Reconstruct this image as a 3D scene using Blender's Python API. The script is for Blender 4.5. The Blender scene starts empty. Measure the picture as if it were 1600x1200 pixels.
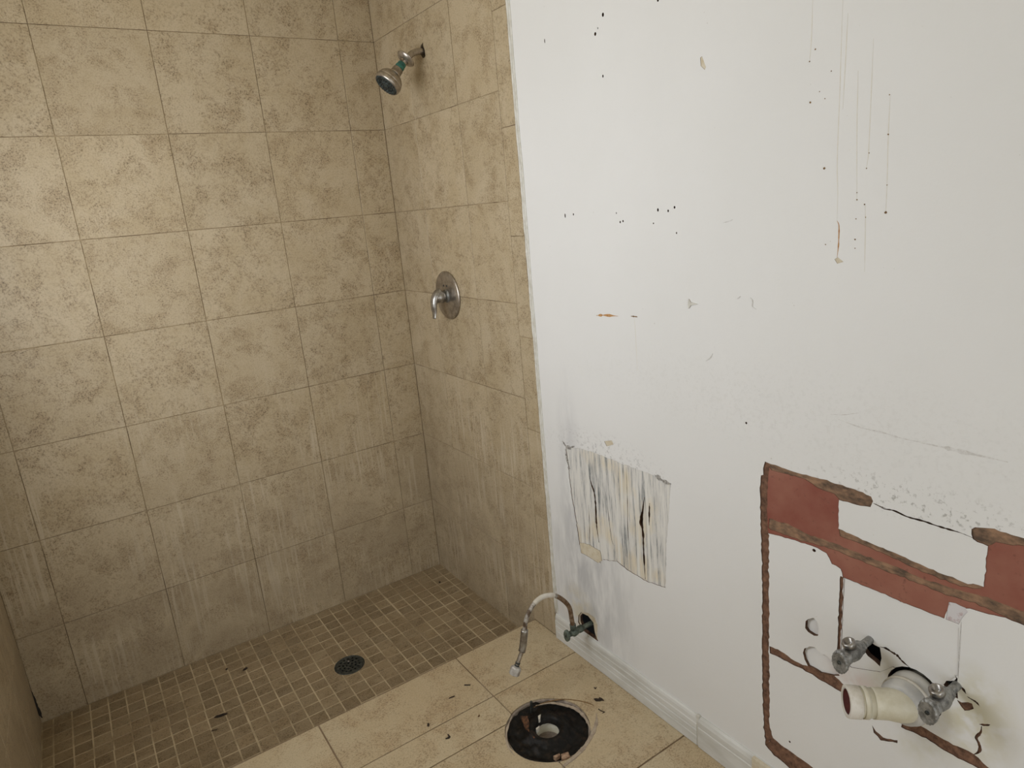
import bpy, bmesh, math, random
from mathutils import Vector, Matrix, noise
from mathutils.geometry import delaunay_2d_cdt
random.seed(7)
scene = bpy.context.scene
COL = scene.collection

# ------------------------------------------------------------------ camera
cam_d = bpy.data.cameras.new('camera'); cam = bpy.data.objects.new('camera', cam_d); COL.objects.link(cam)
cam_d.sensor_width = 36.0; cam_d.lens = 36.0 * 1059.92 / 1600.0; cam_d.clip_start = .02
R_, U_, K_ = Vector((0.8254, -0.5578, -0.0872)), Vector((0.2131, 0.1647, 0.963)), Vector((-0.5229, -0.8134, 0.2548))
m = Matrix((R_, U_, K_)).transposed().to_4x4(); m.translation = Vector((-1.2498, -2.7343, 1.5509))
cam.matrix_world = m
scene.camera = cam

# ------------------------------------------------------------------ world, daylight, exposure
scene.view_settings.view_transform = 'Standard'; scene.view_settings.look = 'None'
scene.view_settings.gamma = 1; scene.view_settings.use_curve_mapping = False
scene.view_settings.exposure = 0.0
scene.cycles.max_bounces = 6; scene.cycles.diffuse_bounces = 4; scene.cycles.glossy_bounces = 2
w = bpy.data.worlds.new('world'); scene.world = w; w.use_nodes = True
bg = w.node_tree.nodes['Background']; bg.inputs[0].default_value = (.75, .87, 1, 1); bg.inputs[1].default_value = 1.0
def area(name, loc, rot, sx, sy, power, col):
    l = bpy.data.lights.new(name, 'AREA'); l.shape = 'RECTANGLE'; l.size = sx; l.size_y = sy; l.energy = power; l.color = col
    o = bpy.data.objects.new(name, l); COL.objects.link(o); o.location = loc; o.rotation_euler = rot
    return o
# daylight entering through the window in the left wall and the doorway behind the camera
area('window_daylight', (-1.655, -1.0, 1.58), (0, math.radians(-90), 0), .9, .86, 15.6, (.97, .985, 1.0))
area('doorway_daylight', (-.85, -3.62, 1.15), (math.radians(90), 0, 0), .8, 2.0, 7, (1, .92, .78))

# ------------------------------------------------------------------ traced outlines, metres on the wall (y, z) or floor (x, y)
POLY = {
 'red': [(-1.8224,0.9324),(-1.901,0.9292),(-1.9747,0.9318),(-2.0427,0.93),(-2.0673,0.9253),(-2.0728,0.9174),(-2.0683,0.9033),(-2.0488,0.8986),(-2.0023,0.8969),(-2.0033,0.8316),(-2.03,0.8292),(-2.0641,0.8249),(-2.1234,0.8215),(-2.1683,0.8167),(-2.2436,0.8133),(-2.2776,0.8184),(-2.2777,0.899),(-2.253,0.9038),(-2.2496,0.9218),(-2.2546,0.9289),(-2.2685,0.9322),(-2.2851,0.9347),(-2.3289,0.9332),(-2.62,0.932),(-2.62,0.77),(-2.3432,0.7738),(-2.3153,0.774),(-2.2898,0.7684),(-2.2673,0.7663),(-2.2517,0.7626),(-2.2245,0.7619),(-2.2187,0.7235),(-2.1489,0.7212),(-2.0903,0.7226),(-2.0175,0.7219),(-2.0117,0.7408),(-1.9913,0.7428),(-1.9781,0.762),(-1.9569,0.7674),(-1.9431,0.7666),(-1.9102,0.7647),(-1.8346,0.7559),(-1.8251,0.758)],
 'b_left': [(-1.8224,0.9324),(-1.8336,0.9316),(-1.8306,0.8977),(-1.8272,0.8082),(-1.8349,0.7335),(-1.8362,0.5928),(-1.8388,0.4537),(-1.838,0.4259),(-1.841,0.3349),(-1.8413,0.2242),(-1.8529,0.1914),(-1.8307,0.1538),(-1.8254,0.2035),(-1.8196,0.3387),(-1.8176,0.584),(-1.8172,0.6362),(-1.8116,0.7705),(-1.8094,0.8559),(-1.8117,0.8961),(-1.8186,0.8989),(-1.8185,0.9147)],
 'b_bottom': [(-1.8529,0.1914),(-1.876,0.1865),(-1.9215,0.1852),(-1.9659,0.1846),(-2.62,0.162),(-2.62,0.125),(-1.9013,0.1353),(-1.8554,0.1401),(-1.8307,0.1538)],
 'b_cross_a': [(-1.8388,0.4537),(-1.8796,0.4567),(-1.8986,0.4516),(-1.9289,0.4532),(-1.9619,0.4648),(-1.9763,0.4598),(-2.0039,0.4706),(-2.0415,0.456),(-2.0472,0.45),(-2.0689,0.4505),(-2.0596,0.4329),(-2.0285,0.4365),(-1.9698,0.4385),(-1.9292,0.4411),(-1.8799,0.4372),(-1.839,0.4338)],
 'b_cross_b': [(-2.158,0.4584),(-2.203,0.4621),(-2.2445,0.4588),(-2.2875,0.4645),(-2.3156,0.4516),(-2.62,0.477),(-2.62,0.452),(-2.298,0.4382),(-2.2462,0.4356),(-2.2044,0.4394),(-2.1556,0.4335)],
 'b_mid': [(-1.8342,0.7927),(-1.8837,0.7969),(-1.9317,0.7903),(-1.9584,0.792),(-1.9997,0.7921),(-2.0657,0.7906),(-2.125,0.7925),(-2.1701,0.7884),(-2.2246,0.7917),(-2.2847,0.7997),(-2.341,0.7979),(-2.62,0.8),(-2.62,0.77),(-2.3432,0.7738),(-2.3152,0.7747),(-2.2663,0.7791),(-2.217,0.7729),(-2.1757,0.7743),(-2.1001,0.7746),(-2.0302,0.7759),(-1.9901,0.7776),(-1.9353,0.7698),(-1.8989,0.769),(-1.8643,0.7671),(-1.8319,0.7689)],
 'b_edge': [(-2.0033,0.831),(-2.03,0.8292),(-2.0641,0.8249),(-2.1234,0.8215),(-2.1683,0.8167),(-2.2436,0.8133),(-2.2776,0.8184),(-2.2712,0.809),(-2.2401,0.8025),(-2.1632,0.8034),(-2.1178,0.8093),(-2.0525,0.8145),(-2.0068,0.8144)],
 'b_top': [(-1.8224,0.9324),(-1.901,0.9292),(-1.9747,0.9318),(-2.0427,0.93),(-2.0673,0.9253),(-2.0728,0.9174),(-2.0683,0.9033),(-2.0488,0.8986),(-2.0023,0.8969),(-1.9906,0.9062),(-1.9601,0.9067),(-1.923,0.9184),(-1.8814,0.9189),(-1.8388,0.9151)],
 'b_topr': [(-2.2496,0.9218),(-2.2546,0.9289),(-2.2685,0.9322),(-2.2851,0.9347),(-2.3289,0.9332),(-2.62,0.932),(-2.62,0.915),(-2.3303,0.917),(-2.2891,0.9104),(-2.2777,0.899),(-2.253,0.9038)],
 'b_vert': [(-2.0117,0.7224),(-2.0189,0.7225),(-2.0188,0.632),(-2.0187,0.5386),(-2.0133,0.5224),(-2.0115,0.5312),(-2.0109,0.628)],
 'b_arc': [(-2.0954,0.397),(-2.1051,0.3879),(-2.121,0.3834),(-2.1511,0.3966),(-2.1502,0.3903),(-2.1321,0.3789),(-2.1161,0.3724),(-2.1018,0.3814)],
 'b_cell': [(-2.2524,0.5632),(-2.2616,0.5616),(-2.2712,0.5711),(-2.2788,0.5711),(-2.2808,0.5623),(-2.2752,0.552),(-2.2678,0.5487),(-2.2609,0.5543)],
 'recess': [(-2.0203,0.7216),(-2.0903,0.7212),(-2.149,0.7198),(-2.2188,0.7221),(-2.2453,0.7174),(-2.2505,0.617),(-2.2228,0.5755),(-2.1876,0.5687),(-2.1313,0.5653),(-2.1063,0.538),(-2.0446,0.5127),(-2.0199,0.5262),(-2.0195,0.6324)],
 'round': [(-1.9336,0.5713),(-1.9398,0.58),(-1.9522,0.5897),(-1.9629,0.5841),(-1.9664,0.5683),(-1.9649,0.5498),(-1.9556,0.5448),(-1.9407,0.5469),(-1.933,0.553)],
 'flap': [(-1.9292,0.4848),(-1.9322,0.4979),(-1.9459,0.5113),(-1.9586,0.516),(-1.964,0.5112),(-1.9736,0.5064),(-1.9859,0.509),(-1.9963,0.5049),(-2.0068,0.4954),(-2.0132,0.4858),(-2.0195,0.4763),(-2.0017,0.4655),(-1.973,0.4551),(-1.9603,0.4567),(-1.943,0.4557),(-1.934,0.469)],
 'h_hot': [(-2.0596,0.5861),(-2.0737,0.5983),(-2.0922,0.595),(-2.1025,0.5948),(-2.1068,0.5705),(-2.1048,0.5499),(-2.0941,0.5557),(-2.0781,0.5601),(-2.0669,0.5719)],
 'h_cold': [(-2.2433,0.6136),(-2.25,0.6094),(-2.2506,0.5933),(-2.2542,0.5666),(-2.2435,0.5661),(-2.2343,0.5721),(-2.2274,0.5818),(-2.2307,0.5916),(-2.2452,0.6016),(-2.2478,0.6081)],
 'h_toilet': [(-1.0792,0.1325),(-1.08,0.1521),(-1.0931,0.1693),(-1.1243,0.1745),(-1.1507,0.1619),(-1.1551,0.1268),(-1.1648,0.0945),(-1.1217,0.09),(-1.0941,0.0982)],
 'chip_toilet': [(-1.0705,0.1242),(-1.076,0.1538),(-1.0909,0.1735),(-1.1308,0.1908),(-1.1631,0.1904),(-1.1774,0.1682),(-1.1716,0.1169),(-1.1748,0.0962),(-1.1212,0.084),(-1.0906,0.0886)],
 'damp': [(-1.0718,0.7789),(-1.1164,0.7862),(-1.1676,0.7919),(-1.2636,0.7949),(-1.3453,0.7929),(-1.4747,0.7938),(-1.5279,0.7847),(-1.5213,0.7222),(-1.5048,0.5916),(-1.4962,0.4555),(-1.4243,0.4422),(-1.3375,0.444),(-1.2925,0.4541),(-1.2272,0.4327),(-1.2134,0.4147),(-1.1323,0.4119),(-1.1084,0.4401),(-1.0988,0.524),(-1.0821,0.6228),(-1.0754,0.7294)],
 'tan1': [(-1.1091,0.4466),(-1.1539,0.4581),(-1.2127,0.4571),(-1.2185,0.426),(-1.2005,0.4092),(-1.1498,0.4128),(-1.1145,0.4109)],
 'tan2': [(-1.2636,0.8441),(-1.2984,0.8554),(-1.305,0.8436),(-1.274,0.8304)],
 'tan3': [(-1.6513,1.8214),(-1.6566,1.8229),(-1.6667,1.7992),(-1.6631,1.7948),(-1.6527,1.8045)],
 'chip1': [(-1.9745,1.3944),(-1.9809,1.3982),(-1.9928,1.3898),(-1.98,1.3859)],
 'mould1': [(-1.0572,0.7929),(-1.072,0.7807),(-1.0913,0.7797),(-1.1186,0.7914)],
 'mould2': [(-1.4684,0.796),(-1.4843,0.7926),(-1.5031,0.7871),(-1.5299,0.7873)],
 'mould3': [(-1.069,0.7693),(-1.0724,0.7345),(-1.0832,0.7017)],
 'scrape': [(-2.2246,0.7619),(-2.235,0.7631),(-2.2517,0.7622),(-2.2562,0.7568),(-2.2493,0.7391),(-2.2441,0.7247),(-2.2209,0.7233)],
 'cr_hot': [(-2.1024,0.5962),(-2.1149,0.5994),(-2.1276,0.5971),(-2.1376,0.5955),(-2.1477,0.5882),(-2.165,0.581)],
 'cr_cold': [(-2.2501,0.593),(-2.2586,0.5942),(-2.2666,0.5855)],
 'cr_cold2': [(-2.2685,0.5811),(-2.2744,0.5798),(-2.2846,0.5781),(-2.2906,0.573)],
 'cr_rust': [(-2.2874,0.4607),(-2.2954,0.4718),(-2.2983,0.4833),(-2.2949,0.4945),(-2.2904,0.5032),(-2.2967,0.5195),(-2.2969,0.5331)],
 'cr_rust2': [(-2.293,0.5346),(-2.3037,0.5403),(-2.3101,0.5455)],
 'cr_flap': [(-1.9564,0.516),(-1.9736,0.5064),(-1.9859,0.509),(-1.9963,0.5049),(-2.0088,0.4965)],
 'cr_top': [(-2.0808,0.9113),(-2.0956,0.9084),(-2.1145,0.911),(-2.1402,0.907),(-2.1693,0.9084),(-2.191,0.9075),(-2.2121,0.9078),(-2.2326,0.9082),(-2.2528,0.9061)],
 'cr_top0': [(-2.073,0.9133),(-2.0872,0.9111),(-2.0998,0.9106)],
 'dc1': [(-1.1805,0.7065),(-1.1889,0.6801),(-1.1998,0.6545),(-1.2029,0.6146),(-1.2013,0.5668),(-1.2024,0.5315),(-1.2085,0.4857)],
 'dc2': [(-1.4224,0.7127),(-1.416,0.6812),(-1.4077,0.6298),(-1.4112,0.5929),(-1.4106,0.554),(-1.4111,0.4985),(-1.4126,0.4454)],
 'dc3': [(-1.4427,0.7009),(-1.4398,0.6681),(-1.4372,0.6297)],
 'dc4': [(-1.408,0.6624),(-1.4002,0.6216),(-1.4124,0.6152)],
 'dc5': [(-1.3519,0.7841),(-1.3514,0.6976),(-1.3465,0.5852),(-1.349,0.4837)],
 'dc6': [(-1.1669,0.6025),(-1.1655,0.5298),(-1.1604,0.4545)],
 'dc7': [(-1.2589,0.6335),(-1.2633,0.589),(-1.27,0.5216),(-1.2803,0.5022)],
 'seam': [(-2.2476,0.7308),(-2.2492,0.6795),(-2.251,0.6102)],
 'drip_main': [(-1.9737,1.8479),(-1.9737,1.7858),(-1.9738,1.6895),(-1.9733,1.6344),(-1.9734,1.5665),(-1.9763,1.52),(-1.977,1.4669)],
 'drip_end': [(-1.977,1.4669),(-1.9812,1.4573),(-1.9816,1.4309),(-1.9814,1.4188),(-1.9796,1.3982)],
 'drip2': [(-2.0322,1.7724),(-2.0323,1.7006),(-2.0324,1.6265),(-2.0322,1.5831),(-2.0298,1.558)],
 'drip3': [(-2.007,1.7263),(-2.0089,1.6296),(-2.0142,1.5062)],
 'drip4': [(-1.9841,1.8247),(-1.983,1.7627),(-1.9808,1.6665)],
 'drip5': [(-1.9154,1.8634),(-1.9146,1.7993),(-1.9118,1.7604)],
 'drip6': [(-2.0659,1.674),(-2.066,1.6114),(-2.0683,1.5262),(-2.0686,1.4787)],
 'drip7': [(-1.4142,1.2304),(-1.4167,1.1907),(-1.418,1.0845)],
 'drip8': [(-2.0305,1.4939),(-2.0326,1.4479),(-2.0349,1.3716)],
 'scr1': [(-1.2608,1.2245),(-1.2966,1.2284),(-1.3519,1.2303)],
 'scr2': [(-1.4023,1.2346),(-1.4265,1.2349)],
 'curl1': [(-1.7824,1.3079),(-1.7874,1.3012),(-1.7875,1.2884),(-1.7974,1.2835)],
 'curl2': [(-1.7467,1.3029),(-1.7553,1.3091)],
 'curl3': [(-1.6548,1.1465),(-1.6685,1.1564),(-1.6764,1.1684)],
 'flapx': [(-1.6066,1.294),(-1.6125,1.2866),(-1.6341,1.2835),(-1.6122,1.2789),(-1.606,1.2706),(-1.6042,1.2799)],
 'curl4': [(-1.7094,1.4708),(-1.7233,1.4732),(-1.7354,1.477)],
 'scuff1': [(-1.9943,1.0726),(-2.0413,1.0655),(-2.0855,1.0652),(-2.1217,1.0622),(-2.1562,1.0631)],
 'scuff2': [(-2.1563,1.0619),(-2.1892,1.0628),(-2.2209,1.0624),(-2.261,1.0624),(-2.2944,1.0622)],
 'scuff3': [(-1.9774,1.0799),(-2.0047,1.0843),(-2.0361,1.095)],
 'nails': [(-1.3485,1.9821,0.0038,0.005),(-1.3166,1.9462,0.004,0.0045),(-1.3273,1.9569,0.0016,0.0025),(-1.1073,1.9773,0.0019,0.0056),(-1.3375,1.8437,0.0025,0.0038),(-1.533,1.9656,0.0031,0.0038),(-1.1472,1.5064,0.0025,0.0063),(-1.1854,1.5086,0.0025,0.0033),(-1.3635,1.5052,0.0015,0.0025),(-1.3766,1.4818,0.0025,0.0033),(-1.3876,1.4839,0.0025,0.003),(-1.5127,1.507,0.0028,0.0044),(-1.5462,1.5033,0.0025,0.0033),(-1.5669,1.5106,0.0028,0.0033),(-1.4961,1.4753,0.002,0.002),(-1.571,1.4507,0.0019,0.0025),(-1.7709,1.0145,0.0028,0.0028),(-1.9495,0.7582,0.0044,0.0038),(-1.8998,0.2133,0.0028,0.0028)],
 'spots': [(-1.9151,1.6881),(-1.9477,1.5654),(-1.9118,1.7604),(-1.956,1.7352),(-1.9337,1.7041),(-2.0647,1.6763),(-2.066,1.6114),(-2.0686,1.4787),(-2.0683,1.5262),(-2.0141,1.4693),(-2.0138,1.4318),(-2.0145,1.4153),(-2.0138,1.5165),(-2.0143,1.5039),(-2.0333,1.5841),(-2.0298,1.558),(-2.0292,1.4946),(-2.0321,1.4716),(-1.955,1.4225),(-1.923,1.7789),(-1.9449,1.6899)],
 'arc1': [(-0.2807,-1.1834),(-0.2452,-1.1875),(-0.192,-1.2114),(-0.1525,-1.2524),(-0.1335,-1.2863),(-0.1313,-1.3009)],
 'arc2': [(-0.2718,-1.1807),(-0.2278,-1.2021),(-0.2024,-1.2337),(-0.1843,-1.2691),(-0.1825,-1.3102),(-0.1937,-1.3488),(-0.2083,-1.3783)],
 'arc3': [(-0.1462,-1.3307),(-0.1704,-1.3587),(-0.2066,-1.3843),(-0.2537,-1.4075),(-0.2885,-1.4173),(-0.3244,-1.4253),(-0.3575,-1.4266)],
 'arc4': [(-0.3588,-1.1731),(-0.3942,-1.2013),(-0.4211,-1.2343),(-0.4367,-1.2745),(-0.4395,-1.3064)],
 'fl_bolt': [(-0.2894,-1.1762)],
 'fl_rust': [(-0.3374,-1.191),(-0.3203,-1.2052),(-0.3396,-1.2465),(-0.348,-1.2946),(-0.3582,-1.2907),(-0.3522,-1.2361)],
 'fl_tan': [(-0.3341,-1.3926),(-0.3122,-1.3979),(-0.3184,-1.4138),(-0.3439,-1.4094)],
 'fl_tan2': [(-0.3538,-1.3806),(-0.334,-1.3843),(-0.336,-1.391),(-0.3518,-1.3906)],
 'fl_white1': [(-0.2992,-1.2325),(-0.2884,-1.2318),(-0.3011,-1.2453),(-0.3069,-1.2453)],
 'fl_white2': [(-0.3345,-1.2694),(-0.3199,-1.2676),(-0.3251,-1.2725),(-0.3362,-1.2762)],
 'fl_strip': [(-0.3105,-1.4161),(-0.2824,-1.4139),(-0.2826,-1.4222),(-0.3478,-1.4305),(-0.3517,-1.4233)],
 'd_bug': (-0.1027,-1.2901),
 'd_curl': (-0.1285,-1.3347),
 'd_vee': (-0.0758,-1.2434),
 'd_stick1': (-0.3938,-0.9542),
 'd_stick2': (-0.4632,-0.9718),
 'd_speck': (-0.5818,-1.0318),
 'd_hook': (-0.5574,-1.1168),
 'd_brown': (-0.4379,-1.1017),
 'p_leaf': (-1.0957,-0.4004),
 'p_bug': (-0.9631,-0.1875),
 'p_speck': (-1.0219,-0.1373),
 'p_stick': (-1.1284,-0.4592),
 'p_dot': (-0.0811,-0.147),
 'crackL': [(-1.6339,0.0497),(-1.6328,-0.0046),(-1.63,-0.0524),(-1.6251,-0.0825)],
}

# ------------------------------------------------------------------ materials
def new_mat(name):
    mt = bpy.data.materials.new(name); mt.use_nodes = True
    nt = mt.node_tree; b = nt.nodes['Principled BSDF']
    return mt, nt, b
def N(nt, t, **kw):
    n = nt.nodes.new(t)
    for k, v in kw.items():
        if k in n.inputs.keys() if hasattr(n.inputs, 'keys') else False: n.inputs[k].default_value = v
        else: setattr(n, k, v)
    return n
def nz(nt, vec, scale, detail=4, rough=.6, dist=0):
    n = nt.nodes.new('ShaderNodeTexNoise'); n.inputs['Scale'].default_value = scale; n.inputs['Detail'].default_value = detail
    n.inputs['Roughness'].default_value = rough; n.inputs['Distortion'].default_value = dist
    nt.links.new(vec, n.inputs['Vector']); return n.outputs['Fac']
def ramp(nt, fac, a, b, ca=0., cb=1.):
    r = nt.nodes.new('ShaderNodeMapRange'); r.inputs[1].default_value = a; r.inputs[2].default_value = b
    r.inputs[3].default_value = ca; r.inputs[4].default_value = cb; nt.links.new(fac, r.inputs[0]); return r.outputs[0]
def mul(nt, a, b):
    r = nt.nodes.new('ShaderNodeMath'); r.operation = 'MULTIPLY'; nt.links.new(a, r.inputs[0])
    if isinstance(b, (int, float)): r.inputs[1].default_value = b
    else: nt.links.new(b, r.inputs[1])
    return r.outputs[0]
def mix(nt, fac, a, b):
    r = nt.nodes.new('ShaderNodeMix'); r.data_type = 'RGBA'
    for s, v in ((0, fac), (6, a), (7, b)):
        if isinstance(v, (int, float)): r.inputs[s].default_value = v
        elif isinstance(v, tuple): r.inputs[s].default_value = (*v, 1)
        else: nt.links.new(v, r.inputs[s])
    return r.outputs[2]
def bump(nt, b, h, strength, dist=.002):
    n = nt.nodes.new('ShaderNodeBump'); n.inputs['Strength'].default_value = strength; n.inputs['Distance'].default_value = dist
    nt.links.new(h, n.inputs['Height']); nt.links.new(n.outputs[0], b.inputs['Normal'])
def scaled(nt, vec, s):
    n = nt.nodes.new('ShaderNodeMapping'); n.inputs['Scale'].default_value = s; nt.links.new(vec, n.inputs['Vector']); return n.outputs[0]
def coords(nt, rnd=True):
    tc = nt.nodes.new('ShaderNodeTexCoord'); v = tc.outputs['Object']
    if rnd:
        oi = nt.nodes.new('ShaderNodeObjectInfo')
        wn = nt.nodes.new('ShaderNodeTexWhiteNoise'); wn.noise_dimensions = '1D'; nt.links.new(oi.outputs['Random'], wn.inputs['W'])
        sc = nt.nodes.new('ShaderNodeVectorMath'); sc.operation = 'SCALE'; sc.inputs['Scale'].default_value = 37; nt.links.new(wn.outputs['Color'], sc.inputs[0])
        ad = nt.nodes.new('ShaderNodeVectorMath'); ad.operation = 'ADD'; nt.links.new(v, ad.inputs[0]); nt.links.new(sc.outputs[0], ad.inputs[1])
        return ad.outputs[0], oi.outputs['Random']
    return v, None
def wpos(nt):
    g = nt.nodes.new('ShaderNodeNewGeometry'); s = nt.nodes.new('ShaderNodeSeparateXYZ'); nt.links.new(g.outputs['Position'], s.inputs[0])
    return g.outputs['Position'], s.outputs

def tile_mat(name, base, dark, pale, rough=.42, vary=.10, deposit=False, blot=6., grain=1.):
    mt, nt, b = new_mat(name); v, rnd = coords(nt)
    cloud = nz(nt, v, blot, 5, .68, .5)
    cl2 = nz(nt, v, blot * 1.9, 5, .78, .3)
    sp = nz(nt, v, 210, 2, .8)
    c = mix(nt, ramp(nt, cloud, .38, .62), pale, base)
    c = mix(nt, ramp(nt, cl2, .48, .70, 0, .68), c, dark)
    c = mix(nt, mul(nt, mul(nt, ramp(nt, sp, .52, .66), ramp(nt, cl2, .42, .60)), .95 * grain), c, tuple(x * .45 for x in dark))
    c = mix(nt, ramp(nt, sp, .38, .62, .28 * grain, 0), c, tuple(min(1, x * 1.2) for x in pale))
    c = mix(nt, ramp(nt, sp, .48, .66, 0, .30 * grain), c, tuple(x * .62 for x in base))
    br = nt.nodes.new('ShaderNodeHueSaturation'); nt.links.new(c, br.inputs['Color']); nt.links.new(ramp(nt, rnd, 0, 1, 1 - vary, 1 + vary), br.inputs['Value'])
    c = br.outputs[0]
    if deposit:      # limescale runs low on the shower walls
        p, s = wpos(nt)
        st = nz(nt, scaled(nt, p, (75, 75, 3.6)), 1., 3, .65)
        big = nz(nt, scaled(nt, p, (3.4, 3.4, 2.4)), 1., 2, .5)
        f = mul(nt, mul(nt, ramp(nt, st, .50, .62), ramp(nt, big, .44, .56)), ramp(nt, s[2], 1.05, .65, 0, .7))
        c = mix(nt, f, c, (.58, .50, .375))
        c = mix(nt, mul(nt, ramp(nt, cloud, .40, .56), ramp(nt, s[2], .7, .3, 0, .30)), c, (.35, .29, .22))
    nt.links.new(c, b.inputs['Base Color']); b.inputs['Roughness'].default_value = rough
    b.inputs['Specular IOR Level'].default_value = .35
    bump(nt, b, sp, .10, .0012)
    return mt

def flat_mat(name, col, col2=None, scale=30, rough=.6, metal=0., bmp=0., lo=.4, hi=.6, spec=.4, stretch=None):
    mt, nt, b = new_mat(name); v, _ = coords(nt)
    if stretch: v = scaled(nt, v, stretch)
    n = nz(nt, v, scale, 5, .65)
    c = mix(nt, ramp(nt, n, lo, hi), col, col2 if col2 else tuple(x * .8 for x in col))
    nt.links.new(c, b.inputs['Base Color']); b.inputs['Roughness'].default_value = rough; b.inputs['Metallic'].default_value = metal
    b.inputs['Specular IOR Level'].default_value = spec
    if bmp: bump(nt, b, n, bmp, .002)
    return mt

M = {}
M['wall_tile'] = tile_mat('tan_wall_tile', (.42, .333, .21), (.265, .182, .095), (.48, .395, .272), vary=.03, deposit=True, blot=6.)
M['floor_tile'] = tile_mat('tan_floor_tile', (.52, .41, .26), (.39, .265, .15), (.56, .465, .315), rough=.38, vary=.03, blot=4.5, grain=.8)
M['mosaic'] = tile_mat('brown_mosaic_tile', (.26, .19, .11), (.17, .115, .06), (.31, .24, .15), vary=.13, blot=9.)
M['grout_wall'] = flat_mat('brown_wall_grout', (.40, .31, .19), (.15, .105, .065), 7, .9, lo=.42, hi=.6)
M['grout_pan'] = flat_mat('sandy_pan_grout', (.54, .44, .29), (.32, .245, .15), 6, .9, lo=.42, hi=.62)
M['grout_floor'] = flat_mat('floor_grout', (.22, .15, .09), (.34, .26, .18), 6, .9)
M['brown'] = flat_mat('torn_brown_paper', (.25, .135, .085), (.085, .045, .03), 75, .95, bmp=.8, lo=.35, hi=.68)
M['brownlt'] = flat_mat('scraped_brown_glue', (.35, .21, .13), (.10, .07, .05), 60, .95, bmp=.7, lo=.35, hi=.66, stretch=(1, .5, 1))
M['core'] = flat_mat('torn_wallboard_edge', (.16, .09, .055), (.07, .04, .028), 60, .95)
M['cavity'] = flat_mat('wall_cavity', (.035, .03, .026), None, 20, 1)
M['tan'] = flat_mat('ochre_plaster_patch', (.60, .52, .38), (.68, .62, .50), 60, .9)
M['rust'] = flat_mat('rust_run', (.42, .20, .07), (.55, .33, .15), 150, .9)
M['rustpale'] = flat_mat('faint_rust_run', (.735, .695, .61), (.77, .745, .69), 90, .9)
M['spot'] = flat_mat('brown_spot', (.16, .095, .045), (.27, .17, .08), 150, .9)
M['mould'] = flat_mat('grey_mould', (.20, .19, .18), (.50, .48, .45), 170, .95, lo=.42, hi=.6)
M['scrape'] = flat_mat('scraped_pale_paint', (.66, .64, .66), (.42, .27, .27), 70, .9, lo=.55, hi=.72)
M['scuff'] = flat_mat('grey_scuff', (.60, .585, .57), (.74, .735, .73), 120, .9)
M['caulk'] = flat_mat('old_white_caulk', (.70, .69, .65), (.58, .56, .50), 30, .6)
M['steel'] = flat_mat('brushed_nickel', (.50, .455, .40), (.34, .30, .26), 60, .34, .9)
M['chrome'] = flat_mat('dull_chrome', (.46, .45, .43), (.27, .25, .23), 45, .32, .9)
M['tarnish'] = flat_mat('tarnished_grey_metal', (.15, .15, .145), (.36, .36, .35), 70, .5, .6, bmp=.3)
M['patina'] = flat_mat('green_patina_brass', (.06, .22, .17), (.03, .10, .085), 60, .6, .3)
M['verdigris'] = flat_mat('verdigris_metal', (.17, .20, .17), (.08, .10, .085), 80, .6, .4, bmp=.3)
M['darkface'] = flat_mat('dark_rubber', (.045, .06, .058), (.02, .025, .025), 60, .6)
M['iron'] = flat_mat('black_iron', (.03, .034, .032), (.085, .09, .08), 70, .5, .5, bmp=.3)
M['nutgrey'] = flat_mat('pale_grey_nut', (.56, .54, .51), (.40, .37, .34), 60, .45, .3)
M['hose'] = flat_mat('worn_braided_hose', (.46, .43, .39), (.11, .075, .05), 45, .5, .4, bmp=.5, lo=.44, hi=.58)
M['rusthose'] = flat_mat('rusty_hose', (.13, .075, .04), (.30, .22, .15), 50, .8, .2)
M['whiteplastic'] = flat_mat('white_plastic', (.74, .71, .66), (.60, .56, .48), 25, .45)
M['pvc'] = flat_mat('yellowed_white_pipe', (.72, .69, .58), (.60, .56, .43), 14, .35)
M['rubber'] = flat_mat('grey_rubber_coupling', (.46, .46, .46), (.58, .57, .54), 16, .4)
M['maroon'] = flat_mat('maroon_pipe_lining', (.17, .045, .04), (.10, .03, .03), 30, .6)
M['tar'] = flat_mat('black_wax', (.006, .0055, .005), (.030, .019, .012), 60, .5, bmp=1., lo=.5, hi=.75, spec=.22)
M['rustchunk'] = flat_mat('rusty_flake', (.17, .075, .035), (.03, .018, .012), 110, .9, bmp=.6)
M['chip'] = flat_mat('broken_tile_chip', (.46, .31, .21), (.20, .115, .07), 90, .85)
M['mortar'] = flat_mat('grey_mortar', (.36, .30, .25), (.20, .16, .13), 40, .95, bmp=.5)
M['residue'] = flat_mat('grey_sealant_residue', (.34, .27, .21), (.46, .38, .29), 50, .8)
M['debris'] = flat_mat('black_debris', (.018, .014, .011), (.05, .03, .02), 90, .8)
M['woodbrown'] = flat_mat('brown_flake', (.15, .07, .03), None, 90, .9)
M['ceiling'] = flat_mat('ceiling_paint', (.76, .68, .50), (.72, .64, .46), 4, .9)
M['trim'] = flat_mat('scuffed_white_trim', (.70, .70, .68), (.56, .555, .52), 14, .5, bmp=.08, stretch=(1, .25, 1))
M['frame'] = flat_mat('white_window_frame', (.8, .8, .8), None, 5, .4)

def red_mat():
    mt, nt, b = new_mat('brick_red_paint'); v, _ = coords(nt)
    c = mix(nt, ramp(nt, nz(nt, v, 6, 4, .6), .35, .7), (.235, .068, .047), (.34, .15, .105))
    c = mix(nt, ramp(nt, nz(nt, v, 90, 3, .6), .62, .75, 0, .6), c, (.13, .05, .035))
    nt.links.new(c, b.inputs['Base Color']); b.inputs['Roughness'].default_value = .6; bump(nt, b, nz(nt, v, 140), .15); return mt
M['red'] = red_mat()

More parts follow.
